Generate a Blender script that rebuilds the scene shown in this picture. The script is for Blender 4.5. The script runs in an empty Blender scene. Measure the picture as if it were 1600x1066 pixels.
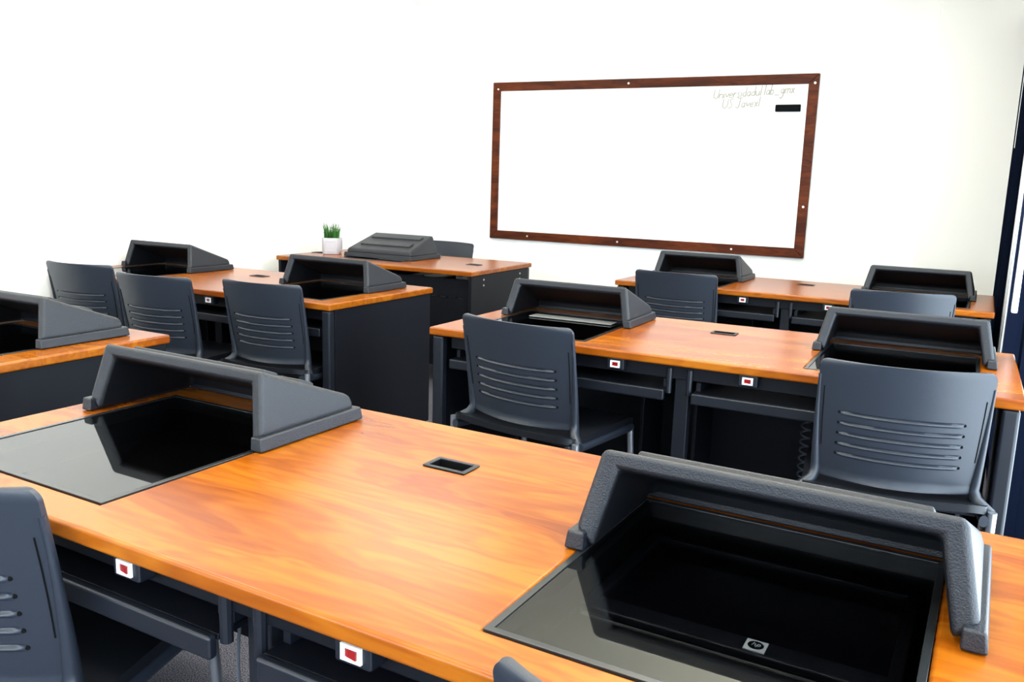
import bpy, bmesh, math, random
from mathutils import Vector, Matrix
random.seed(7)
S = bpy.context.scene
COL = S.collection
R = math.radians
PI = math.pi

# ------------------------------------------------------------------ helpers
def link(o, parent=None):
    COL.objects.link(o)
    if parent is not None:
        o.parent = parent
    return o

def mesh_obj(name, bm, mat, parent=None, bevel=0.0, segs=2, smooth=False, angle=35):
    bmesh.ops.recalc_face_normals(bm, faces=bm.faces[:])
    me = bpy.data.meshes.new(name)
    bm.to_mesh(me)
    bm.free()
    for m in (mat if isinstance(mat, (list, tuple)) else [mat]):
        me.materials.append(m)
    o = bpy.data.objects.new(name, me)
    link(o, parent)
    if smooth:
        me.polygons.foreach_set('use_smooth', [True] * len(me.polygons))
        try:
            me.set_sharp_from_angle(angle=R(angle))
        except Exception:
            pass
    if bevel > 0:
        b = o.modifiers.new('bevel', 'BEVEL')
        b.width = bevel
        b.segments = segs
        b.limit_method = 'ANGLE'
        b.angle_limit = R(30)
        me.polygons.foreach_set('use_smooth', [True] * len(me.polygons))
        try:
            b.harden_normals = True
        except Exception:
            pass
    return o

def box(bm, x0, x1, y0, y1, z0, z1, mi=0):
    v = [bm.verts.new(p) for p in ((x0, y0, z0), (x1, y0, z0), (x1, y1, z0), (x0, y1, z0),
                                   (x0, y0, z1), (x1, y0, z1), (x1, y1, z1), (x0, y1, z1))]
    for f in ((0, 3, 2, 1), (4, 5, 6, 7), (0, 1, 5, 4), (1, 2, 6, 5), (2, 3, 7, 6), (3, 0, 4, 7)):
        fc = bm.faces.new([v[i] for i in f])
        fc.material_index = mi
    return v

def B(*args):
    bm = bmesh.new()
    for a in args:
        box(bm, *a)
    return bm

def tube(bm, pts, rad, n=10, flat=1.0, cap=True):
    pts = [Vector(p) for p in pts]
    rads = rad if isinstance(rad, (list, tuple)) else [rad] * len(pts)
    rings = []
    up0 = None
    for i, p in enumerate(pts):
        a = pts[max(i - 1, 0)]
        b = pts[min(i + 1, len(pts) - 1)]
        t = (b - a).normalized()
        ref = Vector((1, 0, 0)) if abs(t.x) < 0.9 else Vector((0, 1, 0))
        if up0 is None:
            up0 = ref
        s = up0 - t * up0.dot(t)
        if s.length < 1e-4:
            s = ref - t * ref.dot(t)
        s.normalize()
        up0 = s
        q = t.cross(s)
        rings.append([bm.verts.new(p + (s * math.cos(2 * PI * k / n) + q * math.sin(2 * PI * k / n) * flat) * rads[i]) for k in range(n)])
    for i in range(len(rings) - 1):
        for k in range(n):
            bm.faces.new((rings[i][k], rings[i][(k + 1) % n], rings[i + 1][(k + 1) % n], rings[i + 1][k]))
    if cap:
        bm.faces.new(rings[0][::-1])
        bm.faces.new(rings[-1])

def arc_path(pts, r=0.04, n=5):
    """round the corners of a polyline"""
    pts = [Vector(p) for p in pts]
    out = [pts[0]]
    for i in range(1, len(pts) - 1):
        a, b, c = pts[i - 1], pts[i], pts[i + 1]
        d1 = (a - b).normalized()
        d2 = (c - b).normalized()
        rr = min(r, (a - b).length * .45, (c - b).length * .45)
        p, q = b + d1 * rr, b + d2 * rr
        for k in range(n + 1):
            t = k / n
            out.append(p * (1 - t) ** 2 + b * 2 * t * (1 - t) + q * t * t)
    out.append(pts[-1])
    return out

def slab(bm, xs, ys, z0, z1, holes):
    """slab of a grid of cells; holes = list of (x0,x1,y0,y1) rectangles left out"""
    nx, ny = len(xs), len(ys)
    def solid(i, j):
        if i < 0 or j < 0 or i >= nx - 1 or j >= ny - 1:
            return False
        cx, cy = (xs[i] + xs[i + 1]) / 2, (ys[j] + ys[j + 1]) / 2
        return not any(h[0] < cx < h[1] and h[2] < cy < h[3] for h in holes)
    vt, vb = {}, {}
    def T(i, j):
        if (i, j) not in vt:
            vt[i, j] = bm.verts.new((xs[i], ys[j], z1))
        return vt[i, j]
    def Bt(i, j):
        if (i, j) not in vb:
            vb[i, j] = bm.verts.new((xs[i], ys[j], z0))
        return vb[i, j]
    for i in range(nx - 1):
        for j in range(ny - 1):
            if not solid(i, j):
                continue
            bm.faces.new((T(i, j), T(i + 1, j), T(i + 1, j + 1), T(i, j + 1)))
            bm.faces.new((Bt(i, j), Bt(i, j + 1), Bt(i + 1, j + 1), Bt(i + 1, j)))
            if not solid(i - 1, j): bm.faces.new((T(i, j), T(i, j + 1), Bt(i, j + 1), Bt(i, j)))
            if not solid(i + 1, j): bm.faces.new((T(i + 1, j), Bt(i + 1, j), Bt(i + 1, j + 1), T(i + 1, j + 1)))
            if not solid(i, j - 1): bm.faces.new((T(i, j), Bt(i, j), Bt(i + 1, j), T(i + 1, j)))
            if not solid(i, j + 1): bm.faces.new((T(i, j + 1), T(i + 1, j + 1), Bt(i + 1, j + 1), Bt(i, j + 1)))

def slab_holes(x0, x1, y0, y1, z0, z1, holes):
    xs = sorted(set([x0, x1] + [h[0] for h in holes] + [h[1] for h in holes]))
    ys = sorted(set([y0, y1] + [h[2] for h in holes] + [h[3] for h in holes]))
    bm = bmesh.new()
    slab(bm, xs, ys, z0, z1, holes)
    return bm

def thing(name, label, cat, loc=(0, 0, 0), rz=0.0, group=None):
    o = bpy.data.objects.new(name, None)
    o.empty_display_size = 0.1
    link(o)
    o.location = loc
    o.rotation_euler = (0, 0, rz)
    return tag(o, label, cat, group)

def tag(o, label, cat, group=None, kind=None):
    if label: o['label'] = label
    if cat: o['category'] = cat
    if group: o['group'] = group
    if kind: o['kind'] = kind
    return o

def struct(o):
    o['kind'] = 'structure'
    return o

CHILDREN = {}
def kids(o):
    return [c for c in COL.objects if c.parent == o]

def dup(o, parent=None):
    c = o.copy()
    COL.objects.link(c)
    if parent is not None:
        c.parent = parent
    for ch in kids(o):
        dup(ch, c)
    return c

# ---------------------------------------------------------------- materials
def mat(name):
    m = bpy.data.materials.new(name)
    m.use_nodes = True
    nt = m.node_tree
    return m, nt, nt.nodes, nt.links, nt.nodes['Principled BSDF']

def simple(name, col, rough=.5, metal=0.0, spec=.5, bump=0.0, bscale=300, var=0.0):
    m, nt, N, L, p = mat(name)
    p.inputs['Base Color'].default_value = (*col, 1)
    p.inputs['Roughness'].default_value = rough
    p.inputs['Metallic'].default_value = metal
    p.inputs['Specular IOR Level'].default_value = spec
    tc = N.new('ShaderNodeTexCoord')
    if bump:
        nz = N.new('ShaderNodeTexNoise'); nz.inputs['Scale'].default_value = bscale
        nz.inputs['Detail'].default_value = 3
        L.new(tc.outputs['Object'], nz.inputs['Vector'])
        b = N.new('ShaderNodeBump'); b.inputs['Strength'].default_value = bump
        b.inputs['Distance'].default_value = .002
        L.new(nz.outputs['Fac'], b.inputs['Height'])
        L.new(b.outputs['Normal'], p.inputs['Normal'])
    if var:
        n2 = N.new('ShaderNodeTexNoise'); n2.inputs['Scale'].default_value = 6
        L.new(tc.outputs['Object'], n2.inputs['Vector'])
        r = N.new('ShaderNodeValToRGB')
        r.color_ramp.elements[0].position = .3; r.color_ramp.elements[1].position = .7
        r.color_ramp.elements[0].color = (*[c * (1 - var) for c in col], 1)
        r.color_ramp.elements[1].color = (*[min(1, c * (1 + var)) for c in col], 1)
        L.new(n2.outputs['Fac'], r.inputs['Fac'])
        L.new(r.outputs['Color'], p.inputs['Base Color'])
    return m

def wood_mat(name, dark, mid, light, rough, scale=1.0, spec=.5, coat=0.0):
    m, nt, N, L, p = mat(name)
    tc = N.new('ShaderNodeTexCoord')
    oi = N.new('ShaderNodeObjectInfo')
    mp = N.new('ShaderNodeMapping'); mp.inputs['Scale'].default_value = (1.6 * scale, 7.0 * scale, 7.0 * scale)
    add = N.new('ShaderNodeVectorMath'); add.operation = 'ADD'
    sc = N.new('ShaderNodeVectorMath'); sc.operation = 'SCALE'; sc.inputs['Scale'].default_value = 1.7
    L.new(oi.outputs['Location'], sc.inputs[0])
    L.new(tc.outputs['Object'], add.inputs[0]); L.new(sc.outputs['Vector'], add.inputs[1])
    L.new(add.outputs['Vector'], mp.inputs['Vector'])
    n1 = N.new('ShaderNodeTexNoise'); n1.inputs['Scale'].default_value = 1.1; n1.inputs['Detail'].default_value = 3
    n1.inputs['Distortion'].default_value = .6
    L.new(mp.outputs['Vector'], n1.inputs['Vector'])
    # contour rings of the noise make the flame figure
    mul = N.new('ShaderNodeMath'); mul.operation = 'MULTIPLY'; mul.inputs[1].default_value = 62
    L.new(n1.outputs['Fac'], mul.inputs[0])
    sn = N.new('ShaderNodeMath'); sn.operation = 'SINE'; L.new(mul.outputs[0], sn.inputs[0])
    mp2 = N.new('ShaderNodeMapping'); mp2.inputs['Scale'].default_value = (6 * scale, 62 * scale, 62 * scale)
    L.new(add.outputs['Vector'], mp2.inputs['Vector'])
    n2 = N.new('ShaderNodeTexNoise'); n2.inputs['Scale'].default_value = 1; n2.inputs['Detail'].default_value = 4
    L.new(mp2.outputs['Vector'], n2.inputs['Vector'])
    a1 = N.new('ShaderNodeMath'); a1.operation = 'MULTIPLY_ADD'; a1.inputs[1].default_value = .055; 
    L.new(sn.outputs[0], a1.inputs[0]); L.new(n1.outputs['Fac'], a1.inputs[2])
    a2 = N.new('ShaderNodeMath'); a2.operation = 'MULTIPLY_ADD'; a2.inputs[1].default_value = .34
    L.new(n2.outputs['Fac'], a2.inputs[0]); L.new(a1.outputs[0], a2.inputs[2])
    r = N.new('ShaderNodeValToRGB')
    e = r.color_ramp.elements
    e[0].position = .48; e[0].color = (*dark, 1)
    e[1].position = .84; e[1].color = (*light, 1)
    x = e.new(.66); x.color = (*mid, 1)
    L.new(a2.outputs[0], r.inputs['Fac'])
    L.new(r.outputs['Color'], p.inputs['Base Color'])
    p.inputs['Roughness'].default_value = rough
    p.inputs['Specular IOR Level'].default_value = spec
    p.inputs['Coat Weight'].default_value = coat
    p.inputs['Coat Roughness'].default_value = .2
    p.inputs['Coat IOR'].default_value = 1.6
    return m

M = {}
M['wall'] = simple('wall paint', (.86, .85, .82), .75, bump=.05, bscale=160, spec=.2)
M['ceil'] = simple('ceiling tile', (.80, .78, .68), .9, bump=.02, bscale=90, spec=.1)
M['wood'] = wood_mat('cherry laminate', (.165, .033, .0012), (.225, .055, .0020), (.295, .087, .0045), .27, spec=.30)
M['walnut'] = wood_mat('stained board frame', (.040, .0070, .0012), (.075, .0135, .0020), (.120, .024, .0038), .5, 1.4, .15)
M['plastic'] = simple('textured black plastic', (.0065, .0075, .0115), .40, bump=.5, bscale=420, spec=.42)
M['chair'] = simple('charcoal polypropylene', (.0135, .0175, .027), .42, bump=.12, bscale=500, spec=.5)
M['seat'] = simple('charcoal seat plastic', (.005, .006, .009), .42, bump=.12, bscale=500, spec=.35)
M['metal'] = simple('black powder coated steel', (.0025, .003, .0055), .5, bump=.15, bscale=600, spec=.18)
M['tray'] = simple('slate grey steel', (.0052, .0066, .0112), .38, bump=.1, bscale=500, spec=.38)
M['silver'] = simple('silver painted tube', (.40, .42, .47), .32, metal=.85)
M['alu'] = simple('brushed aluminium', (.75, .76, .74), .35, metal=.7)
M['navy'] = simple('navy black window frame', (.004, .006, .014), .9, spec=.0)
M['white'] = simple('white plastic', (.85, .87, .90), .35)
M['red'] = simple('red rocker plastic', (.22, .003, .004), .3)
M['rim'] = simple('black glass trim', (.012, .013, .014), .25, spec=.5)
M['hole'] = simple('black hollow', (.002, .002, .002), .9, spec=.1)
M['screen'] = simple('dark screen', (.004, .004, .006), .12)
M['badge'] = simple('silver badge', (.75, .80, .82), .4)
M['board'] = simple('white board enamel', (.88, .88, .89), .25)
M['ink'] = simple('faint olive marker ink', (.40, .39, .33), .6)
M['felt'] = simple('black eraser felt', (.004, .004, .005), .9, spec=.1)
M['ceramic'] = simple('pale ceramic', (.44, .41, .43), .5)
M['hood_shade'] = simple('hood plastic in shade', (.0035, .004, .0055), .4, bump=.2, bscale=400, spec=.3)  # same plastic inside the hood, its shade put into a darker colour
M['soil'] = simple('dark soil', (.03, .02, .012), .9, bump=.6, bscale=200)
M['grass'] = simple('grass blade', (.026, .13, .009), .45, var=.55)
M['reflection_grey'] = simple('pale grey reflection', (.15, .15, .145), .6, spec=.2)
M['screw'] = simple('screw steel', (.7, .7, .68), .3, metal=.8)
M['cable'] = simple('grey cable sheath', (.06, .065, .08), .35)

def carpet():
    m, nt, N, L, p = mat('speckled carpet')
    tc = N.new('ShaderNodeTexCoord')
    v = N.new('ShaderNodeTexNoise'); v.inputs['Scale'].default_value = 330; v.inputs['Detail'].default_value = 2
    L.new(tc.outputs['Object'], v.inputs['Vector'])
    r = N.new('ShaderNodeValToRGB')
    r.color_ramp.elements[0].position = .40; r.color_ramp.elements[0].color = (.012, .012, .016, 1)
    r.color_ramp.elements[1].position = .62; r.color_ramp.elements[1].color = (.16, .15, .17, 1)
    L.new(v.outputs['Fac'], r.inputs['Fac']); L.new(r.outputs['Color'], p.inputs['Base Color'])
    p.inputs['Roughness'].default_value = .95
    p.inputs['Specular IOR Level'].default_value = .05
    b = N.new('ShaderNodeBump'); b.inputs['Strength'].default_value = .6; b.inputs['Distance'].default_value = .004
    L.new(v.outputs['Fac'], b.inputs['Height']); L.new(b.outputs['Normal'], p.inputs['Normal'])
    return m
M['carpet'] = carpet()

def glass(name, tint, ior=1.5, rough=0.0):
    m, nt, N, L, p = mat(name)
    N.remove(p)
    out = N['Material Output']
    fr = N.new('ShaderNodeFresnel'); fr.inputs['IOR'].default_value = ior
    tr = N.new('ShaderNodeBsdfTransparent'); tr.inputs['Color'].default_value = (*tint, 1)
    gl = N.new('ShaderNodeBsdfGlossy'); gl.inputs['Roughness'].default_value = rough
    mx = N.new('ShaderNodeMixShader')
    ge = N.new('ShaderNodeNewGeometry')            # the far face of the sheet adds no second reflection
    inv = N.new('ShaderNodeMath'); inv.operation = 'SUBTRACT'; inv.inputs[0].default_value = 1.0
    L.new(ge.outputs['Backfacing'], inv.inputs[1])
    fm = N.new('ShaderNodeMath'); fm.operation = 'MULTIPLY'
    L.new(fr.outputs[0], fm.inputs[0]); L.new(inv.outputs[0], fm.inputs[1])
    L.new(fm.outputs[0], mx.inputs[0]); L.new(tr.outputs[0], mx.inputs[1]); L.new(gl.outputs[0], mx.inputs[2])
    L.new(mx.outputs[0], out.inputs['Surface'])
    return m
M['viewglass'] = glass('smoked desk glass', (.62, .62, .62), 1.75, .0)
M['pane'] = glass('clear window glass', (.95, .97, .97), 1.3)

def emit(name, col, s):
    m, nt, N, L, p = mat(name)
    p.inputs['Emission Color'].default_value = (*col, 1)
    p.inputs['Emission Strength'].default_value = s
    p.inputs['Base Color'].default_value = (.8, .8, .8, 1)
    return m
M['lamp'] = emit('lit diffuser', (1, .97, .88), 3.0)  # glow of the added troffers

# ------------------------------------------------------------------- camera
F_PX, PITCH, ROLL, YAW, H = 1336.138, .1848, .0306, -.4841, 1.2805
fwd = Vector((math.sin(YAW) * math.cos(PITCH), math.cos(YAW) * math.cos(PITCH), -math.sin(PITCH)))
rt = Vector((math.cos(YAW), -math.sin(YAW), 0))
up = rt.cross(fwd)
r2 = math.cos(ROLL) * rt + math.sin(ROLL) * up
u2 = -math.sin(ROLL) * rt + math.cos(ROLL) * up
cd = bpy.data.cameras.new('camera')
cam = bpy.data.objects.new('camera', cd)
COL.objects.link(cam)
cam.matrix_world = Matrix(((r2.x, u2.x, -fwd.x, 0), (r2.y, u2.y, -fwd.y, 0), (r2.z, u2.z, -fwd.z, H), (0, 0, 0, 1)))
cd.sensor_fit = 'HORIZONTAL'; cd.sensor_width = 36.0
cd.lens = F_PX * 36.0 / 1600.0
cd.clip_start = .02; cd.clip_end = 100
S.camera = cam

# ---------------------------------------------------------------- the room
XL, XR, YB, YF, ZC = -4.315, .197, 6.36, -2.2, 2.78
TH = .12
struct(mesh_obj('floor', B((XL - TH, XR + .3, YF - TH, YB + TH, -.1, 0)), M['carpet']))
struct(mesh_obj('ceiling', B((XL - TH, XR + .3, YF - TH, YB + TH, ZC, ZC + .1)), M['ceil']))
struct(mesh_obj('wall_left', B((XL - TH, XL, YF - TH, YB + TH, 0, ZC)), M['wall']))
struct(mesh_obj('wall_back', B((XL, XR + .3, YB, YB + TH, 0, ZC)), M['wall']))
FX0, FX1, FZ0, FZ1 = -4.0, -.1, .85, 2.36      # window band in the wall behind the camera
struct(mesh_obj('wall_front', B((XL, XR + .3, YF - TH, YF, 0, FZ0), (XL, XR + .3, YF - TH, YF, FZ1, ZC), (XL, FX0, YF - TH, YF, FZ0, FZ1), (FX1, XR + .3, YF - TH, YF, FZ0, FZ1)), M['wall']))
# plastered pier in the far right corner
struct(mesh_obj('wall_pier', B((-.318, XR + .3, YB - .10, YB, 0, ZC)), M['wall'], bevel=.012))
# window wall on the right: bulkhead above, low sill, framed glazing between
WH = 2.36
struct(mesh_obj('wall_right', B((XR, XR + .28, YF, YB - .10, WH, ZC)), M['wall']))
struct(mesh_obj('baseboard_left', B((XL, XL + .012, YF, YB, 0, .1)), M['metal']))
struct(mesh_obj('baseboard_back', B((XL + .012, -.318, YB - .012, YB, 0, .1)), M['metal']))

def window(n, y0, y1, solid=False):
    fr = B((XR, XR + .10, y0, y0 + .07, 0, WH), (XR, XR + .10, y1 - .07, y1, 0, WH),
           (XR, XR + .10, y0 + .07, y1 - .07, WH - .07, WH), (XR, XR + .10, y0 + .07, y1 - .07, 0, .09))
    w = struct(mesh_obj('window_%d' % n, fr, M['navy']))
    if solid:
        mesh_obj('dark_panel', B((XR + .01, XR + .06, y0 + .07, y1 - .07, .09, WH - .07)), M['navy'], w)
    else:
        g = mesh_obj('pane', B((XR + .05, XR + .056, y0 + .07, y1 - .07, .09, WH - .07)), M['pane'], w)
    return w
ys = [YF, -.9, .5, 1.9, 3.3, 4.62]
for i in range(5):
    window(i + 1, ys[i], ys[i + 1])
# the far bay is a sliding door: dark stile and panel, aluminium edge strip, white bar
w6 = window(6, 4.62, YB - .10, True)
mesh_obj('stile', B((.178, XR + .01, 5.46, YB - .10, 0, WH)), M['navy'], w6, bevel=.004)
mesh_obj('edge_strip', B((.186, XR + .0, 4.70, 4.78, .04, WH - .02)), M['alu'], w6)
mesh_obj('edge_strip', B((.190, XR + .0, 4.56, 4.59, .04, WH - .02)), M['alu'], w6)
mesh_obj('pull_bar', B((.176, XR, 3.78, 3.82, .84, 1.9)), M['white'], w6, bevel=.004)
mesh_obj('pull_bar', B((.176, .186, 5.90, 5.94, 1.56, 2.2)), M['white'], w6, bevel=.003)

for k in range(3):
    a = FX0 + k * 1.3
    w = struct(mesh_obj('window_%d' % (7 + k), B((a, a + .05, YF - .09, YF - .02, FZ0, FZ1), (a + 1.25, a + 1.3, YF - .09, YF - .02, FZ0, FZ1),
        (a + .05, a + 1.25, YF - .09, YF - .02, FZ1 - .05, FZ1), (a + .05, a + 1.25, YF - .09, YF - .02, FZ0, FZ0 + .05)), M['navy']))
    mesh_obj('pane', B((a + .05, a + 1.25, YF - .06, YF - .055, FZ0 + .05, FZ1 - .05)), M['pane'], w)
# unseen recessed troffers, added to light the room from above
def troffer(x, y, lab):
    t = thing('added_ceiling_light', lab, 'added ceiling light', (x, y, ZC))
    mesh_obj('frame', slab_holes(-.62, .62, -.32, .32, -.02, 0, [(-.58, .58, -.28, .28)]), M['white'], t)
    mesh_obj('diffuser', B((-.58, .58, -.28, .28, -.012, -.004)), M['lamp'], t)
for k, (x, y) in enumerate([(-3.2, .2), (-1.0, .2), (-3.2, 2.4), (-1.0, 2.4), (-3.2, 4.6), (-1.0, 4.6)]):
    troffer(x, y, 'unseen white recessed light added to the ceiling above the %s' % (
        'space left of the front desk', 'front desk', 'left desk row', 'second desk from the front', 'teacher desk', 'farthest student desk')[k])

# ----------------------------------------------------------------- whiteboard
bx0, bx1, bz0, bz1 = -3.574, -1.0205, .8037, 2.068
fwid = .068
wb = thing('whiteboard', 'large whiteboard in a dark wooden frame on the back wall', 'whiteboard', (0, YB, 0))
mesh_obj('writing_surface', B((bx0 + .03, bx1 - .03, -.016, -.001, bz0 + .03, bz1 - .03)), M['board'], wb)
def mitre(p0, p1, p2, p3):
    bm = bmesh.new()
    a = [bm.verts.new((x, -.001, z)) for x, z in (p0, p1, p2, p3)]
    b = [bm.verts.new((x, -.030, z)) for x, z in (p0, p1, p2, p3)]
    bm.faces.new(a); bm.faces.new(b)
    for i in range(4):
        bm.faces.new((a[i], a[(i + 1) % 4], b[(i + 1) % 4], b[i]))
    return bm
o4 = [(bx0, bz0), (bx1, bz0), (bx1, bz1), (bx0, bz1)]
i4 = [(bx0 + fwid, bz0 + fwid), (bx1 - fwid, bz0 + fwid), (bx1 - fwid, bz1 - fwid), (bx0 + fwid, bz1 - fwid)]
rails = []
for k in range(4):
    rails.append(mesh_obj('frame_rail', mitre(o4[k], o4[(k + 1) % 4], i4[(k + 1) % 4], i4[k]), M['walnut'], wb, bevel=.004))
def screw_on(parent, pts, axis='y', r=.008):
    for p in pts:
        bm = bmesh.new()
        d = Vector((0, -.004, 0)) if axis == 'y' else Vector((.003, 0, 0))
        tube(bm, [Vector(p), Vector(p) + d], r, 8)
        mesh_obj('screw', bm, M['screw'], parent)
zc0, zc1 = bz0 + fwid * .5, bz1 - fwid * .5
L_ = bx1 - bx0
screw_on(rails[2], [(bx0 + .05, -.030, zc1 - .02), (bx0 + .46 * L_, -.030, zc1), (bx1 - .025, -.030, zc1 - .03)])
screw_on(rails[0], [(bx0 + .14 * L_, -.030, zc0), (bx0 + .45 * L_, -.030, zc0), (bx0 + .80 * L_, -.030, zc0)])
screw_on(rails[1], [(bx1 - .03, -.030, bz0 + .30 * 1.2)])

def text_mesh(name, s, size, m, parent, shear=0.0, offset=0.0, extrude=.0004):
    cu = bpy.data.curves.new(name, 'FONT')
    cu.body = s; cu.size = size; cu.shear = shear; cu.offset = offset; cu.extrude = extrude
    cu.align_x = 'LEFT'
    tmp = bpy.data.objects.new(name + '_tmp', cu)
    COL.objects.link(tmp)
    dg = bpy.context.evaluated_depsgraph_get()
    me = bpy.data.meshes.new_from_object(tmp.evaluated_get(dg))
    bpy.data.objects.remove(tmp)
    me.materials.clear(); me.materials.append(m)
    o = bpy.data.objects.new(name, me)
    return link(o, parent)
K = 6.36 / 6.076
def bpt(x, z): return (x * K, 1.2805 + (z - 1.2805) * K)
def strokes(name, polys, x0, z0, sx, sz, slope, parent, r=.0045):
    bm = bmesh.new()
    for pl in polys:
        pts = [Vector((x0 + x * sx + .15 * z * sz, -.0168, z0 + z * sz + x * sx * slope)) for x, z in pl]
        if len(pts) > 1:
            tube(bm, arc_path(pts, .02, 3) if len(pts) > 2 else pts, r, 5)
    return mesh_obj(name, bm, M['ink'], parent)
# hand lettering as strokes: each glyph in a box 1 wide, x-height 1, ascender 2
GL = {
 'U': (1.2, [[(0, 2), (0, .4), (.5, 0), (1, .4), (1, 2)]]), 'n': (.9, [[(0, 1), (0, 0)], [(0, .7), (.4, 1), (.7, .8), (.7, 0)]]),
 'i': (.4, [[(.1, 1), (.1, 0)]]), 'v': (.8, [[(0, 1), (.35, 0), (.7, 1)]]), 'e': (.9, [[(.05, .5), (.7, .55), (.5, 1), (.1, .8), (0, .3), (.35, 0), (.7, .2)]]),
 'r': (.7, [[(0, 1), (0, 0)], [(0, .6), (.3, 1), (.55, .95)]]), 's': (.8, [[(.6, .95), (.2, 1), (.1, .7), (.5, .4), (.5, .05), (0, .05)]]),
 'd': (.9, [[(.65, .9), (.2, .9), (0, .4), (.3, 0), (.65, .3)], [(.65, 2), (.65, 0)]]), 'a': (.9, [[(.6, .9), (.2, 1), (0, .4), (.3, 0), (.6, .4)], [(.62, 1), (.65, 0)]]),
 'l': (.4, [[(.1, 2), (.1, 0)]]), 't': (.7, [[(.3, 1.7), (.3, .1), (.55, 0)], [(0, 1.1), (.6, 1.1)]]), 'b': (.9, [[(0, 2), (0, 0)], [(0, .8), (.4, 1), (.65, .5), (.4, 0), (0, .1)]]),
 '.': (.4, [[(.1, .05), (.15, 0)]]), '_': (1.1, [[(0, -.15), (.9, -.15)]]), 'u': (.9, [[(0, 1), (.05, .2), (.35, 0), (.65, .3)], [(.65, 1), (.68, 0)]]),
 'p': (.9, [[(0, 1), (0, -.9)], [(0, .8), (.4, 1), (.65, .5), (.4, 0), (0, .1)]]), 'x': (.8, [[(0, 1), (.6, 0)], [(.6, 1), (0, 0)]]),
 'm': (1.2, [[(0, 1), (0, 0)], [(0, .8), (.3, 1), (.5, .8), (.5, 0)], [(.5, .8), (.8, 1), (1, .8), (1, 0)]]), 'g': (.9, [[(.6, .9), (.2, 1), (0, .5), (.3, .1), (.6, .4)], [(.6, 1), (.6, -.6), (.2, -.9), (0, -.6)]]),
 'S': (1.1, [[(.9, 1.8), (.4, 2), (.1, 1.5), (.8, .7), (.6, .1), (0, .1)]]), 'J': (1.1, [[(.1, 2), (1.1, 2)], [(.65, 2), (.6, .2), (.2, -.1), (0, .3)]]), ' ': (.5, []),
}
def handwrite(s, x0, z0, width, xh, slope):
    tot = sum(GL[c][0] for c in s)
    sx = width / tot
    pl, cx = [], 0.0
    for c in s:
        w, st = GL[c]
        for q in st:
            pl.append([(cx + x, z) for x, z in q])
        cx += w
    return strokes('handwriting', pl, x0, z0, sx, xh, slope, wb)
ax, az = bpt(-1.67, 1.880)
handwrite('Universidadul.lab_gmx', ax, az, .57, .034, .06)
ax, az = bpt(-1.605, 1.815)
handwrite('US Javexl', ax, az, .27, .034, .05)

er = thing('board_eraser', 'small black magnetic eraser stuck on the upper right of the whiteboard', 'eraser', (-1.159 * K, YB - .0165, 1.2805 + (1.814 - 1.2805) * K))
mesh_obj('felt_pad', B((-.085, .085, -.022, 0, -.024, .024)), M['felt'], er, bevel=.003)
mesh_obj('grip', B((-.083, .083, -.036, -.0225, -.021, .021)), M['felt'], er, bevel=.005)

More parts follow.
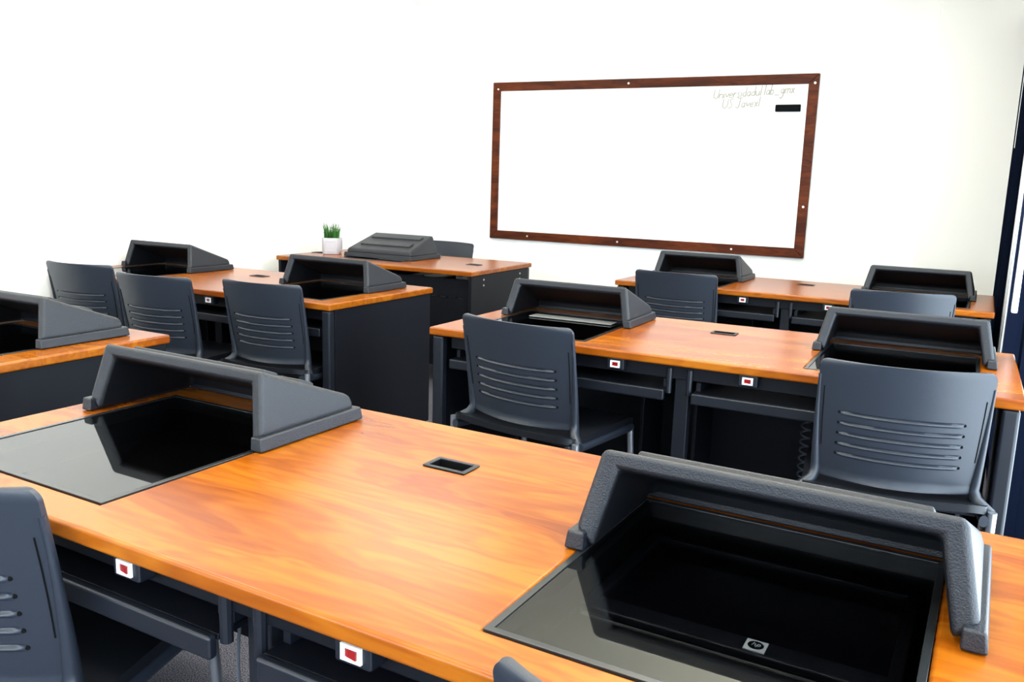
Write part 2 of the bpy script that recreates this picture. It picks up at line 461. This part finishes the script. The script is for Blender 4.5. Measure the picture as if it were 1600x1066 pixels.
# ---------------------------------------------------------------- hood
W, DP, T = 1.92, .7921, .74
HX, GW, GFY = .6086, .241, .0794
def frustum_path(yf, yt, hh, hwb, hwt, yb, zb):
    pass
def make_hood(depth=.31):
    """moulded tunnel that shades the screen: open front, sloping lid, flared foot flange. origin: front centre at the desk top"""
    t = thing('monitor_hood', 'hood', 'monitor hood')
    d = depth
    zf = .028                     # height of flange
    hwB, hwT = .270, .243         # half widths of the wall at the flange and at the lid
    yt, hh = .040, .153           # where the front reaches the lid
    yk, zk = d - .018, .056       # back corner of the lid
    wt = .017
    def ring(off):
        """vertices of wall surface, outer (off=0) or inner"""
        o = off
        b, tp = hwB - o, hwT - o
        zt, zkk = hh - o, zk - o * .9
        yf0 = .012
        ykk = d - .012 - o
        wk = hwB - .012 - o       # half width at back corner
        return dict(fl=[(-b, yf0, zf if not o else .0), (-tp, yt, zt), (tp, yt, zt), (b, yf0, zf if not o else .0)],
                    bk=[(-b, ykk, zf if not o else .0), (-wk, ykk - .006, zkk), (wk, ykk - .006, zkk), (b, ykk, zf if not o else .0)])
    bm = bmesh.new()
    O, I = ring(0), ring(.020)
    I['fl'] = ring(.030)['fl']
    vo = {k: [bm.verts.new(p) for p in v] for k, v in O.items()}
    vi = {k: [bm.verts.new(p) for p in v] for k, v in I.items()}
    for mi, V in enumerate((vo, vi)):
        f, b = V['fl'], V['bk']
        for q in ((f[0], f[1], b[1], b[0]), (f[1], f[2], b[2], b[1]), (f[2], f[3], b[3], b[2]), (b[0], b[1], b[2], b[3])):
            bm.faces.new(q).material_index = mi
    for i in range(3):            # front lip
        bm.faces.new((vo['fl'][i], vo['fl'][i + 1], vi['fl'][i + 1], vi['fl'][i]))
    # bottom rims
    bm.faces.new((vo['fl'][0], vi['fl'][0], vi['bk'][0], vo['bk'][0]))
    bm.faces.new((vo['fl'][3], vo['bk'][3], vi['bk'][3], vi['fl'][3]))
    bm.faces.new((vo['bk'][0], vi['bk'][0], vi['bk'][3], vo['bk'][3]))
    mesh_obj('shell', bm, [M['plastic'], M['hood_shade']], t, bevel=.011, segs=4)
    # raised frame round the front opening
    # flange: U shaped foot
    bm = bmesh.new()
    z0, z1 = 0.0, .029
    a, c = .281, .250
    outer = [(-a, 0), (-a, d), (a, d), (a, 0)]
    inner = [(-c, 0), (-c, d - .034), (c, d - .034), (c, 0)]
    s = .004
    vb = [bm.verts.new((x, y, z0)) for x, y in outer]; vB = [bm.verts.new((x - math.copysign(s, x), y - (s if y > .1 else -s * .5), z1)) for x, y in outer]
    wb_ = [bm.verts.new((x, y, z0)) for x, y in inner]; wB = [bm.verts.new((x, y + (.002 if y < .1 else 0), z1)) for x, y in inner]
    for i in range(3):
        bm.faces.new((vb[i], vb[i + 1], vB[i + 1], vB[i]))
        bm.faces.new((wb_[i], wb_[i + 1], wB[i + 1], wB[i]))
        bm.faces.new((vB[i], vB[i + 1], wB[i + 1], wB[i]))
        bm.faces.new((vb[i], vb[i + 1], wb_[i + 1], wb_[i]))
    for i in (0, 3):
        bm.faces.new((vb[i], vB[i], wB[i], wb_[i]))
    mesh_obj('base_flange', bm, M['plastic'], t, bevel=.004, segs=2)
    # two raised ribs across the sloping lid
    slope = math.atan2(zk - hh, (d - .018) - yt)
    for f in (.16, .58):
        yy = yt + f * (d - .018 - yt); zz = hh + f * (zk - hh)
        w = .205
        bm = bmesh.new()
        box(bm, -w, w, -.026, .026, -.004, .0075)
        for v in bm.verts:
            if v.co.z > 0:
                v.co.x *= .985; v.co.y *= .82
        bmesh.ops.rotate(bm, verts=bm.verts[:], cent=(0, 0, 0), matrix=Matrix.Rotation(slope, 3, 'X'))
        bmesh.ops.translate(bm, verts=bm.verts[:], vec=(0, yy + .025, zz - .009))
        mesh_obj('raised_rib', bm, M['plastic'], t, bevel=.003)
    return t

# ---------------------------------------------------------------- desk
def make_desk(width=W, depth=DP, stations=(-HX, HX), groms=((0, .5617),), bolts=False):
    t = thing('computer_desk', 'desk', 'desk')
    hw = width / 2
    z0 = T - .030
    holes = []
    for s in stations:
        holes.append((s - GW, s + GW, GFY, GFY + .54))
    for gx, gy in groms:
        holes.append((gx - .042, gx + .042, gy - .024, gy + .024))
    mesh_obj('tabletop', slab_holes(-hw, hw, 0, depth, z0, T, holes), M['wood'], t, bevel=.007, segs=3)
    for s in stations:
        # trim ring, smoked pane, hollow below
        h = (s - GW, s + GW, GFY, GFY + .54)
        mesh_obj('glass_trim', slab_holes(h[0] + .0005, h[1] - .0005, h[2] + .0005, h[3] - .0005, T - .0295, T + .0012, [(h[0] + .011, h[1] - .011, h[2] + .011, h[3] - .011)]), M['rim'], t, bevel=.001)
        mesh_obj('viewing_glass', B((h[0] + .0115, h[1] - .0115, h[2] + .0115, h[3] - .0115, T - .006, T - .0005)), M['viewglass'], t)
        mesh_obj('screen_well', slab_holes(h[0] - .004, h[1] + .004, h[2] - .004, h[3] + .004, .650, z0 - .0005, [(h[0] + .004, h[1] - .004, h[2] + .004, h[3] - .004)]), M['hole'], t)
        mesh_obj('well_floor', B((h[0] + .0045, h[1] - .0045, h[2] + .0045, h[3] - .0045, .650, .654)), M['hole'], t)
    for gx, gy in groms:
        g = mesh_obj('cable_grommet', slab_holes(gx - .0475, gx + .0475, gy - .0285, gy + .0285, T + .0002, T + .0035, [(gx - .038, gx + .038, gy - .020, gy + .020)]), M['plastic'], t, bevel=.0015)
        mesh_obj('grommet_cup', slab_holes(gx - .0415, gx + .0415, gy - .0235, gy + .0235, T - .028, T + .0001, [(gx - .0385, gx + .0385, gy - .0205, gy + .0205)]), M['hole'], g)
        mesh_obj('grommet_flap', B((gx - .038, gx + .038, gy - .020, gy + .020, T - .016, T - .012)), M['hole'], g)
    # side panels with a rounded front post and adjusting feet
    for s in (-1, 1):
        xo = s * (hw - .010)
        bm = bmesh.new()
        box(bm, min(xo, xo - s * .022), max(xo, xo - s * .022), .050, depth - .012, .045, z0 - .001)
        p = mesh_obj('side_panel', bm, M['metal'], t, bevel=.003)
        bm = bmesh.new()
        box(bm, min(xo, xo - s * .045), max(xo, xo - s * .045), .010, .0495, .02, z0 - .001)
        q = mesh_obj('front_post', bm, M['tray'], t, bevel=.010, segs=3)
        bm = bmesh.new()
        tube(bm, [(xo - s * .022, .030, 0), (xo - s * .022, .030, .02)], .016, 10)
        mesh_obj('levelling_foot', bm, M['metal'], q)
        bm = bmesh.new()
        tube(bm, [(xo - s * .012, depth - .10, 0), (xo - s * .012, depth - .10, .045)], .014, 10)
        mesh_obj('levelling_foot', bm, M['metal'], p)
        for yy in ((.16, depth - .16) if bolts else ()):
            for zz in (z0 - .03, z0 - .065):
                bm = bmesh.new()
                tube(bm, [(xo, yy, zz), (xo + s * .003, yy, zz)], .006, 8)
                mesh_obj('bolt', bm, M['screw'], p)
    # modesty panel with a row of vent slots
    n = max(6, int(width / .075))
    hs = []
    for i in range(n):
        a = -hw + .12 + i * (width - .24) / n
        hs.append((a, a + .05, .556, .562))
    bm = slab_holes(-hw + .045, hw - .045, .12, z0 - .035, -.010, .010, hs)
    for v in bm.verts:
        x, y, z = v.co
        v.co = (x, depth - .11 + z, y)
    mesh_obj('modesty_panel', bm, M['metal'], t)
    # apron rail under the front edge carrying the switches
    mesh_obj('apron_rail', B((-hw + .068, hw - .068, .050, .068, z0 - .052, z0 - .001)), M['metal'], t, bevel=.003)
    for s in stations:
        sx = s + .395 if s < 0 else s - .395 + .0
        sx = s * 0 + ({-1: -.226, 1: .214}[-1 if s < 0 else 1] if len(stations) == 2 else s + .37)
        sb = mesh_obj('switch_box', B((sx - .030, sx + .030, .018, .0495, z0 - .040, z0 - .0012)), M['tray'], t, bevel=.004)
        bz = mesh_obj('switch_bezel', slab_holes(sx - .0165, sx + .0165, z0 - .032, z0 - .009, 0, .004, [(sx - .0105, sx + .0105, z0 - .027, z0 - .014)]), M['white'], t)
        for v in bz.data.vertices:
            x, y, z = v.co
            v.co = (x, .0178 - z, y)
        bz.data.update()
        rk = bmesh.new()
        box(rk, sx - .010, sx + .010, .0115, .0175, z0 - .0265, z0 - .0145)
        for v in rk.verts:
            if v.co.y < .013 and v.co.x < sx: v.co.y += .004
        mesh_obj('rocker', rk, M['red'], bz)
        # pull-out keyboard tray with a front lip and its slides
        tx0, tx1 = (s - .30, s + .555) if s < 0 else (s - .555, s + .30)
        if len(stations) == 1: tx0, tx1 = s - .33, s + .33
        tx0, tx1 = max(tx0, -hw + .075), min(tx1, hw - .075)
        if len(stations) == 2:
            if s < 0: tx1 = -.055
            else: tx0 = .035
        tr = mesh_obj('keyboard_tray', B((tx0, tx1, .040, .42, .612, .622)), M['metal'], t, bevel=.002)
        mesh_obj('tray_lip', B((tx0, tx1, .022, .0395, .586, .624)), M['tray'], tr, bevel=.006, segs=3)
        for e, xx in ((1, tx0), (-1, tx1)):
            mesh_obj('tray_slide', B((min(xx + e * .004, xx + e * .018), max(xx + e * .004, xx + e * .018), .075, .44, .6225, .650 - .0005)), M['tray'], tr)
    if len(stations) == 2:
        # centre support: upright bar, two hanging plates with round heads, a computer cage
        mesh_obj('centre_post', B((-.034, .014, .075, .115, .02, z0 - .001)), M['tray'], t, bevel=.004)
        for xx in (-.046, .022):
            bm = bmesh.new()
            tube(bm, [(xx, .052 - .004, z0 - .054), (xx, .052 - .004, z0 - .016)], .011, 10)
            tube(bm, [(xx, .048, z0 - .10), (xx, .048, z0 - .0545)], .010, 10)
            mesh_obj('tray_bracket', bm, M['tray'], t, smooth=True)
        cg = mesh_obj('computer_cage', B((-.265, -.250, .42, .66, .10, .60), (-.250, -.06, .42, .66, .10, .115), (-.06, -.045, .42, .66, .10, .60)), M['metal'], t, bevel=.003)
    return t

# ---------------------------------------------------------------- chair
def make_chair():
    t = thing('stacking_chair', 'chair', 'chair')
    ztop, zbot = .820, .463
    nu, nz = 72, 210
    def yb(z):
        q = (z - zbot) / (ztop - zbot)
        return -.200 - .045 * q - .02 * q * q
    def hw(z):
        q = (z - zbot) / (ztop - zbot)
        return .228 + .004 * q - .010 * (1 - q) ** 3
    slots = [.667 - .0315 * k for k in range(5)]
    def pt(u, q):
        z = zbot + q * (ztop - zbot)
        # rounded corners: shrink the half width near top and bottom
        w = hw(z)
        dz = ztop - z
        rc = .022
        if dz < rc:
            w -= rc - math.sqrt(max(0, rc * rc - (rc - dz) ** 2))
        db = z - zbot
        rb = .022
        if db < rb:
            w -= rb - math.sqrt(max(0, rb * rb - (rb - db) ** 2))
        x = u * w
        y = yb(z) + .048 * u * u
        # rolled lower edge turns back toward the viewer
        if db < .03:
            y -= .010 * (1 - db / .03) ** 2
        # moulded slats: shallow grooves with a raised lower lip
        for zs in slots:
            zz = z - (zs + .004 * u * u)
            lim = .162
            if abs(x) < lim and abs(zz) < .0155:
                end = min(1, (lim - abs(x)) / .010)
                if 0 <= zz <= .0055:
                    y += .0036 * end * math.sin(zz / .0055 * PI)
                elif -.0075 < zz < 0:
                    y -= .0034 * end * math.sin((zz + .0075) / .0075 * PI)
        return Vector((x, y, z))
    bm = bmesh.new()
    G = [[None] * (nu + 1) for _ in range(nz + 1)]
    Q = [[None] * (nu + 1) for _ in range(nz + 1)]
    th = .010
    # denser rows near the top and bottom curves
    qs = [(1 - math.cos(PI * j / nz)) / 2 * .35 + j / nz * .65 for j in range(nz + 1)]
    for j in range(nz + 1):
        for i in range(nu + 1):
            p = pt(-1 + 2 * i / nu, qs[j])
            G[j][i] = bm.verts.new(p)
            Q[j][i] = bm.verts.new(p + Vector((0, th, 0)))
    for j in range(nz):
        for i in range(nu):
            bm.faces.new((G[j][i], G[j][i + 1], G[j + 1][i + 1], G[j + 1][i]))
            bm.faces.new((Q[j][i], Q[j + 1][i], Q[j + 1][i + 1], Q[j][i + 1]))
    for i in range(nu):
        bm.faces.new((G[0][i], Q[0][i], Q[0][i + 1], G[0][i + 1]))
        bm.faces.new((G[nz][i], G[nz][i + 1], Q[nz][i + 1], Q[nz][i]))
    for j in range(nz):
        bm.faces.new((G[j][0], G[j + 1][0], Q[j + 1][0], Q[j][0]))
        bm.faces.new((G[j][nu], Q[j][nu], Q[j + 1][nu], G[j + 1][nu]))
    back = mesh_obj('backrest', bm, M['chair'], t, smooth=True, angle=55)
    # small dark pin holes where each slat ends
    for zs in slots:
        for s in (-1, 1):
            x = s * .166
            u = x / hw(zs)
            y = yb(zs) + .048 * u * u
            hb = bmesh.new()
            tube(hb, [(x, y - .0012, zs + .002), (x, y + .004, zs + .002)], .0045, 8)
            mesh_obj('slat_end', hb, M['hole'], back)
    # side spines that run from the seat frame up the edges of the back
    for s in (-1, 1):
        pts, rads = [], []
        for k in range(15):
            z = .425 + k * (.775 - .425) / 14
            if z > zbot:
                x = s * (hw(z) - .003)
                y = yb(z) + .048 + .002
            else:
                q = (z - .425) / (zbot - .425)
                x = s * (.262 + (hw(zbot) - .003 - .262) * (q ** .7))
                y = (yb(zbot) + .050) * q + (-.195) * (1 - q)
            pts.append((x, y, z)); rads.append(.0165 - .0115 * min(1, max(0, (z - .47) / .28)) ** .7)
        bm = bmesh.new()
        tube(bm, pts, rads, 10, 1.25)
        sp = mesh_obj('back_spine', bm, M['chair'], t, smooth=True, angle=60)
        bm = bmesh.new()
        tube(bm, [(s * (hw(z) - .017), yb(z) + .048 * (1 - .017 / hw(z)) ** 2 - .0005, z) for z in [.56 + .02 * k for k in range(10)]], .0015, 6)
        mesh_obj('spine_groove', bm, M['hole'], sp)
    # seat shell: dished, waterfall front, lifted rear lip
    bm = bmesh.new()
    nx, ny = 24, 30
    def sp_(u, v):
        y = -.245 + v * .485
        w = .262 - .012 * (1 - v) - .02 * v * v
        rc = .05
        for dd in (y + .245, .24 - y):
            if dd < rc:
                w -= (rc - math.sqrt(max(0, rc * rc - (rc - dd) ** 2))) * .8
        x = u * w
        z = .450 - .014 * (1 - u * u) * math.sin(PI * min(1, v * 1.1))
        if v < .16: z += .014 * (1 - v / .16) ** 2 * (.35 + .65 * u * u)
        if v > .85: z -= .035 * ((v - .85) / .15) ** 2
        return Vector((x, y, z))
    A = [[bm.verts.new(sp_(-1 + 2 * i / nx, j / ny)) for i in range(nx + 1)] for j in range(ny + 1)]
    Bq = [[bm.verts.new(sp_(-1 + 2 * i / nx, j / ny) - Vector((0, 0, .022))) for i in range(nx + 1)] for j in range(ny + 1)]
    for j in range(ny):
        for i in range(nx):
            bm.faces.new((A[j][i], A[j][i + 1], A[j + 1][i + 1], A[j + 1][i]))
            bm.faces.new((Bq[j][i], Bq[j + 1][i], Bq[j + 1][i + 1], Bq[j][i + 1]))
    for i in range(nx):
        bm.faces.new((A[0][i], Bq[0][i], Bq[0][i + 1], A[0][i + 1]))
        bm.faces.new((A[ny][i], A[ny][i + 1], Bq[ny][i + 1], Bq[ny][i]))
    for j in range(ny):
        bm.faces.new((A[j][0], A[j + 1][0], Bq[j + 1][0], Bq[j][0]))
        bm.faces.new((A[j][nx], Bq[j][nx], Bq[j + 1][nx], A[j + 1][nx]))
    mesh_obj('seat', bm, M['seat'], t, smooth=True, angle=50)
    # frame: dark rails and apron under the seat, silver legs and rear tube ends
    for s in (-1, 1):
        bm = bmesh.new()
        tube(bm, arc_path([(s * .240, -.232, .418), (s * .244, -.15, .412), (s * .242, .16, .410), (s * .236, .205, .405)], .03, 4), .0125, 10, 1.3)
        mesh_obj('seat_rail', bm, M['chair'], t, smooth=True, angle=60)
        bm = bmesh.new()
        tube(bm, [(s * .262, -.214, .386), (s * .262, -.214, .440)], .0125, 12)
        mesh_obj('tube_end', bm, M['silver'], t, smooth=True, angle=60)
        for (ya, yb2, xx) in ((.195, .215, s * .238), (-.214, -.245, s * .262)):
            bm = bmesh.new()
            tube(bm, [(xx, ya, .3855 if ya < 0 else .402), (s * .256, yb2, .0265)], .0115, 10)
            lg = mesh_obj('leg', bm, M['silver'], t, smooth=True, angle=60)
            bm = bmesh.new()
            tube(bm, [(s * .256, yb2, 0), (s * .256, yb2, .026)], [.015, .0135], 10)
            mesh_obj('foot_cap', bm, M['metal'], lg)
    for y in (-.15, .15):
        bm = bmesh.new()
        tube(bm, [(-.230, y, .410), (.230, y, .410)], .010, 8)
        mesh_obj('cross_tube', bm, M['chair'], t)
    return t

# ---------------------------------------------------------------- place desks
PROTO_D = make_desk()
used_d = []
def desk_at(x, y, rot, label):
    o = PROTO_D if not used_d else dup(PROTO_D)
    used_d.append(o)
    o.location = (x, y, 0); o.rotation_euler = (0, 0, rot)
    o['label'] = label; o['group'] = 'orange wood computer desks'
    return o
D1 = desk_at(-.8414, .7737, -.0291, 'nearest orange wood computer desk, filling the foreground, with two black hoods')
D2 = desk_at(-.7711, 2.6264, .0018, 'orange wood computer desk in the middle right row')
D3 = desk_at(-.8103, 4.6003, -.0144, 'farthest student desk on the right, standing below the whiteboard')
D4 = desk_at(-3.3296, 2.8359, -.0110, 'orange wood desk at the left with black end panel, three chairs pushed to it')
D6 = desk_at(-3.2913, 1.1758, -.0073, 'orange wood desk cut off by the left edge of the photo')

for c in kids(D4):                                  # this desk's centre post stands further back, clear of the middle chair
    if c.name.startswith('centre_post'):
        c.location.y = .20
PROTO_H = make_hood()
used_h = []
def hood_at(d, s, dx, dy, label, sy=1.0, yaw=0.0):
    o = PROTO_H if not used_h else dup(PROTO_H)
    used_h.append(o)
    th = d.rotation_euler.z
    lx, ly = s * HX + dx, .4034 - .009 + dy
    o.location = (d.location.x + math.cos(th) * lx - math.sin(th) * ly, d.location.y + math.sin(th) * lx + math.cos(th) * ly, T + .0016)
    o.rotation_euler = (0, 0, th + yaw)
    o.scale = (1, sy, 1)
    o['label'] = label; o['group'] = 'black monitor hoods'
    return o
hood_at(D1, -1, -.0145, .0124, 'black plastic hood on the left half of the nearest desk, seen from its open front')
hood_at(D1, 1, .0187, -.0496, 'largest black plastic hood, at the lower right of the nearest desk')
hood_at(D2, -1, .0045, .0247, 'black hood at the left end of the middle right desk, behind a chair')
hood_at(D2, 1, .0096, .0164, 'black hood at the right end of the middle right desk, with lit ribs inside')
hood_at(D3, -1, .0031, .0119, 'small black hood on the farthest desk, just under the whiteboard frame')
hood_at(D3, 1, -.0138, .0091, 'small black hood on the right end of the farthest desk, nearest the window')
hood_at(D4, -1, -.0041, -.0037, 'black hood at the far left end of the left desk, against the white wall')
hood_at(D4, 1, -.0158, -.0185, 'black hood at the right end of the left desk, in front of the teacher desk')
hood_at(D6, 1, -.012, -.003, 'black hood cut by the left edge of the photo, on the leftmost near desk')

# teacher desk: faces the other way, single hood, hood back towards us
W5, DP5 = 1.5326, .8088
D5 = make_desk(W5, DP5, stations=(.14,), groms=((-.55, .41), (.70, .44)), bolts=True)
D5.name = 'teacher_desk'
tag(D5, 'orange wood teacher desk carrying the potted plant, turned to face the room', 'desk')
rz5 = PI + .0116
cx5, cy5 = W5 / 2, DP5
D5.location = (-4.1194 + cx5 * math.cos(.0116) - cy5 * math.sin(.0116), 4.3662 + cx5 * math.sin(.0116) + cy5 * math.cos(.0116), 0)
D5.rotation_euler = (0, 0, rz5)
h5 = dup(PROTO_H)
h5.location = (-3.497, 5.02, T + .0016)
h5.rotation_euler = (0, 0, PI + .0)
h5.scale = (1, 1.17, 1)
h5['label'] = 'black hood on the teacher desk, turned so its sloping ribbed back shows'
h5['group'] = 'black monitor hoods'

# ---------------------------------------------------------------- chairs
PROTO_C = make_chair()
used_c = []
YTC = -.217
def chair_at(x, y, deg, label, sc=1.0):
    """x, y = middle of the top corners of the back"""
    o = PROTO_C if not used_c else dup(PROTO_C)
    used_c.append(o)
    a = R(deg)
    o.location = (x + math.sin(a) * YTC * -1 * -1, y - math.cos(a) * YTC, 0)
    o.location.x = x - (-math.sin(a) * YTC)
    o.rotation_euler = (0, 0, a)
    o.scale = (sc, 1, 1)
    o['label'] = label; o['group'] = 'charcoal stacking chairs'
    return o
chair_at(-1.316, 2.515, -9.0, 'charcoal chair in the middle of the photo, at the left of the middle right desk')
chair_at(-.108, 2.514, 7.0, 'large charcoal chair at the right edge, at the right end of the middle right desk', .955)
chair_at(-1.389, 4.53, -.5, 'charcoal chair at the farthest desk, its back in front of the hood under the whiteboard')
chair_at(-.246, 4.444, 8.0, 'charcoal chair at the right of the farthest desk, only the top of its back showing')
chair_at(-3.215, 2.62, 6.0, 'charcoal chair in the middle of the three at the left desk', .93)
chair_at(-3.865, 2.72, 7.0, 'leftmost charcoal chair of the three at the left desk, against the white wall', .93)
chair_at(-2.68, 2.74, 3.4, 'charcoal chair at the right end of the left desk, rightmost of its three chairs', .93)
chair_at(-1.375, .66, 15.0, 'charcoal chair cut by the left edge in the foreground, slatted back close to the camera')
chair_at(-.178, .676, 0.0, 'charcoal chair at the bottom edge, only a back corner peeking up before the nearest desk', .82)
chair_at(-3.42, 5.46, 172, 'charcoal chair behind the teacher desk, mostly hidden by the ribbed hood')

# ---------------------------------------------------------------- plant
pl = thing('potted_grass', 'small pale square pot of green grass on the teacher desk', 'plant', (-3.94, 4.735, T + .001), R(28))
bm = bmesh.new()
zs = [0, .006, .108, .112]
hwid = [.056, .058, .062, .060]
rings = []
for z, w in zip(zs, hwid):
    c = w * .22
    rings.append([bm.verts.new((x, y, z)) for x, y in ((w, -w + c), (w, w - c), (w - c, w), (-w + c, w), (-w, w - c), (-w, -w + c), (-w + c, -w), (w - c, -w))])
iw = .052
ri = [bm.verts.new((v.co.x * iw / .060, v.co.y * iw / .060, .112)) for v in rings[-1]]
rd = [bm.verts.new((v.co.x * iw / .060, v.co.y * iw / .060, .095)) for v in rings[-1]]
rings += [ri, rd]
for a, b in zip(rings, rings[1:]):
    for k in range(8):
        bm.faces.new((a[k], a[(k + 1) % 8], b[(k + 1) % 8], b[k]))
bm.faces.new(rings[0][::-1]); bm.faces.new(rd)
pot = mesh_obj('pot', bm, M['ceramic'], pl, bevel=.003)
for k in range(4):           # embossed frame on each side of the pot
    bm = slab_holes(-.040, .040, .018, .096, 0, .0035, [(-.030, .030, .028, .086)])
    for v in bm.verts:
        x, z, d = v.co
        v.co = (x, -.0585 - .0025 * (z / .1) - d, z)
    bmesh.ops.rotate(bm, verts=bm.verts[:], cent=(0, 0, 0), matrix=Matrix.Rotation(k * PI / 2, 3, 'Z'))
    mesh_obj('embossed_border', bm, M['ceramic'], pot)
mesh_obj('soil', B((-.048, .048, -.048, .048, .0955, .104)), M['soil'], pl)
bm = bmesh.new()
rg = random.Random(3)
for k in range(150):
    x, y = rg.uniform(-.045, .045), rg.uniform(-.045, .045)
    h = rg.uniform(.05, .125) * (1.0 if rg.random() < .8 else .5)
    lean = Vector((x * rg.uniform(.1, .7) + rg.uniform(-.012, .012), y * rg.uniform(.1, .7) + rg.uniform(-.012, .012), 0))
    w = rg.uniform(.003, .0055)
    a = rg.uniform(0, PI)
    dx = Vector((math.cos(a) * w, math.sin(a) * w, 0))
    nrm = Vector((-math.sin(a), math.cos(a), 0)) * .0012
    prev = None
    for j in range(5):
        f = j / 4
        c = Vector((x, y, .103)) + Vector((0, 0, h * f)) + lean * f * f
        ww = (1 - f ** 1.6) * .96 + .04
        ring = [bm.verts.new(c - dx * ww), bm.verts.new(c - nrm * ww), bm.verts.new(c + dx * ww), bm.verts.new(c + nrm * ww)]
        if prev:
            for q in range(4):
                bm.faces.new((prev[q], prev[(q + 1) % 4], ring[(q + 1) % 4], ring[q]))
        prev = ring
    bm.faces.new(prev)
gr = mesh_obj('grass_blades', bm, M['grass'], pl)
gr['kind'] = 'stuff'

# ------------------------------------------------ monitor under the big hood
def local(d, lx, ly, z):
    th = d.rotation_euler.z
    return (d.location.x + math.cos(th) * lx - math.sin(th) * ly, d.location.y + math.sin(th) * lx + math.cos(th) * ly, z)
mo = thing('monitor', 'black monitor lying under the smoked glass of the nearest desk, with a small silver badge', 'monitor', local(D1, HX, .30, .6545), D1.rotation_euler.z)
mesh_obj('housing', B((-.215, .215, .0, .312, 0, .018)), M['rim'], mo, bevel=.006)
mesh_obj('bezel', slab_holes(-.213, .213, .002, .310, .0185, .030, [(-.195, .195, .042, .294)]), M['plastic'], mo, bevel=.003)
mesh_obj('screen', B((-.194, .194, .043, .293, .0187, .022)), M['screen'], mo)
bd = mesh_obj('badge', B((.022, .050, .007, .035, .0305, .032)), M['badge'], mo)
bm = bmesh.new(); tube(bm, [(.036, .021, .0322), (.036, .021, .0326)], .0105, 24)
mesh_obj('badge_disc', bm, M['rim'], bd)
lt = text_mesh('lettering', 'hp', .0125, M['badge'], bd, shear=.25, offset=-.00025)
lt.location = (.0298, .0185, .0331)

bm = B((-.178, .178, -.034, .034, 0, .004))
bar = mesh_obj('reflection_bar', bm, M['reflection_grey'], None, bevel=.0015)  # thin bar put where the glass shows a pale reflection
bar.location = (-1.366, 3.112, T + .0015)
tag(bar, 'pale grey bar standing for a reflection in the glass under the left hood of the middle right desk', 'bar')

# ---------------------------------------------------------------- cables
bm = bmesh.new()
pts = []
cxx, cyy = -.455, 3.24
for k in range(260):
    a = k * .42
    pts.append((cxx + .016 * math.cos(a), cyy + .016 * math.sin(a), .56 - k * .0021))
tube(bm, pts, .0035, 6)
tag(mesh_obj('coiled_cable', bm, M['cable'], smooth=True), 'dark coiled cable hanging under the right half of the middle right desk', 'cable')
bm = bmesh.new()
p0 = Vector(local(D1, -.075, .10, .61)); 
pts = [p0, p0 + Vector((-.012, .004, -.06)), p0 + Vector((-.016, .01, -.14)), p0 + Vector((.0, .012, -.24)), p0 + Vector((.025, .012, -.36)), p0 + Vector((.03, .02, -.606))]
tube(bm, arc_path(pts, .08, 6), .0028, 6)
tag(mesh_obj('thin_cable', bm, M['cable'], smooth=True), 'thin grey cable hanging beside the centre post under the nearest desk', 'cable')

# ---------------------------------------------------------------- light
wd = bpy.data.worlds.new('sky'); S.world = wd; wd.use_nodes = True
bg = wd.node_tree.nodes['Background']
bg.inputs['Color'].default_value = (.80, .90, 1, 1); bg.inputs['Strength'].default_value = 2.0

def area(name, loc, rot, sx, sy, energy, col):
    l = bpy.data.lights.new(name, 'AREA'); l.shape = 'RECTANGLE'; l.size = sx; l.size_y = sy
    l.energy = energy; l.color = col
    o = bpy.data.objects.new(name, l); COL.objects.link(o)
    o.location = loc; o.rotation_euler = rot
    return o
# daylight through the window wall
area('daylight', (XR + .40, 1.3, 1.25), (0, R(90), 0), 2.2, 6.6, 200, (.76, .88, 1.0))
# light through the windows behind the camera
area('daylight_rear', ((FX0 + FX1) / 2, YF - .30, 1.6), (R(90), 0, 0), 3.8, 1.45, 88, (.76, .87, 1.0))
# added upward light that brightens the ceiling, standing for ground bounce
gd = area('ceiling_fill', (XR + .40, 1.3, 1.45), (0, R(145), 0), 1.0, 6.6, 210, (1.0, .95, .80))
gd.data.spread = R(110)
for x, y in [(-3.2, .2), (-1.0, .2), (-3.2, 2.4), (-1.0, 2.4), (-3.2, 4.6), (-1.0, 4.6)]:
    area('added_ceiling_lamp', (x, y, ZC - .025), (0, 0, 0), 1.15, .55, 9, (1, .96, .88))  # area lamp below each added troffer

vs = S.view_settings
S.display_settings.display_device = 'sRGB'
vs.view_transform = 'Standard'; vs.look = 'None'; vs.gamma = 1; vs.exposure = .80
vs.use_curve_mapping = False
S.cycles.max_bounces = 8
S.cycles.diffuse_bounces = 5
S.cycles.glossy_bounces = 4
S.cycles.transparent_max_bounces = 8
S.cycles.use_denoising = True
S.cycles.sample_clamp_indirect = 6
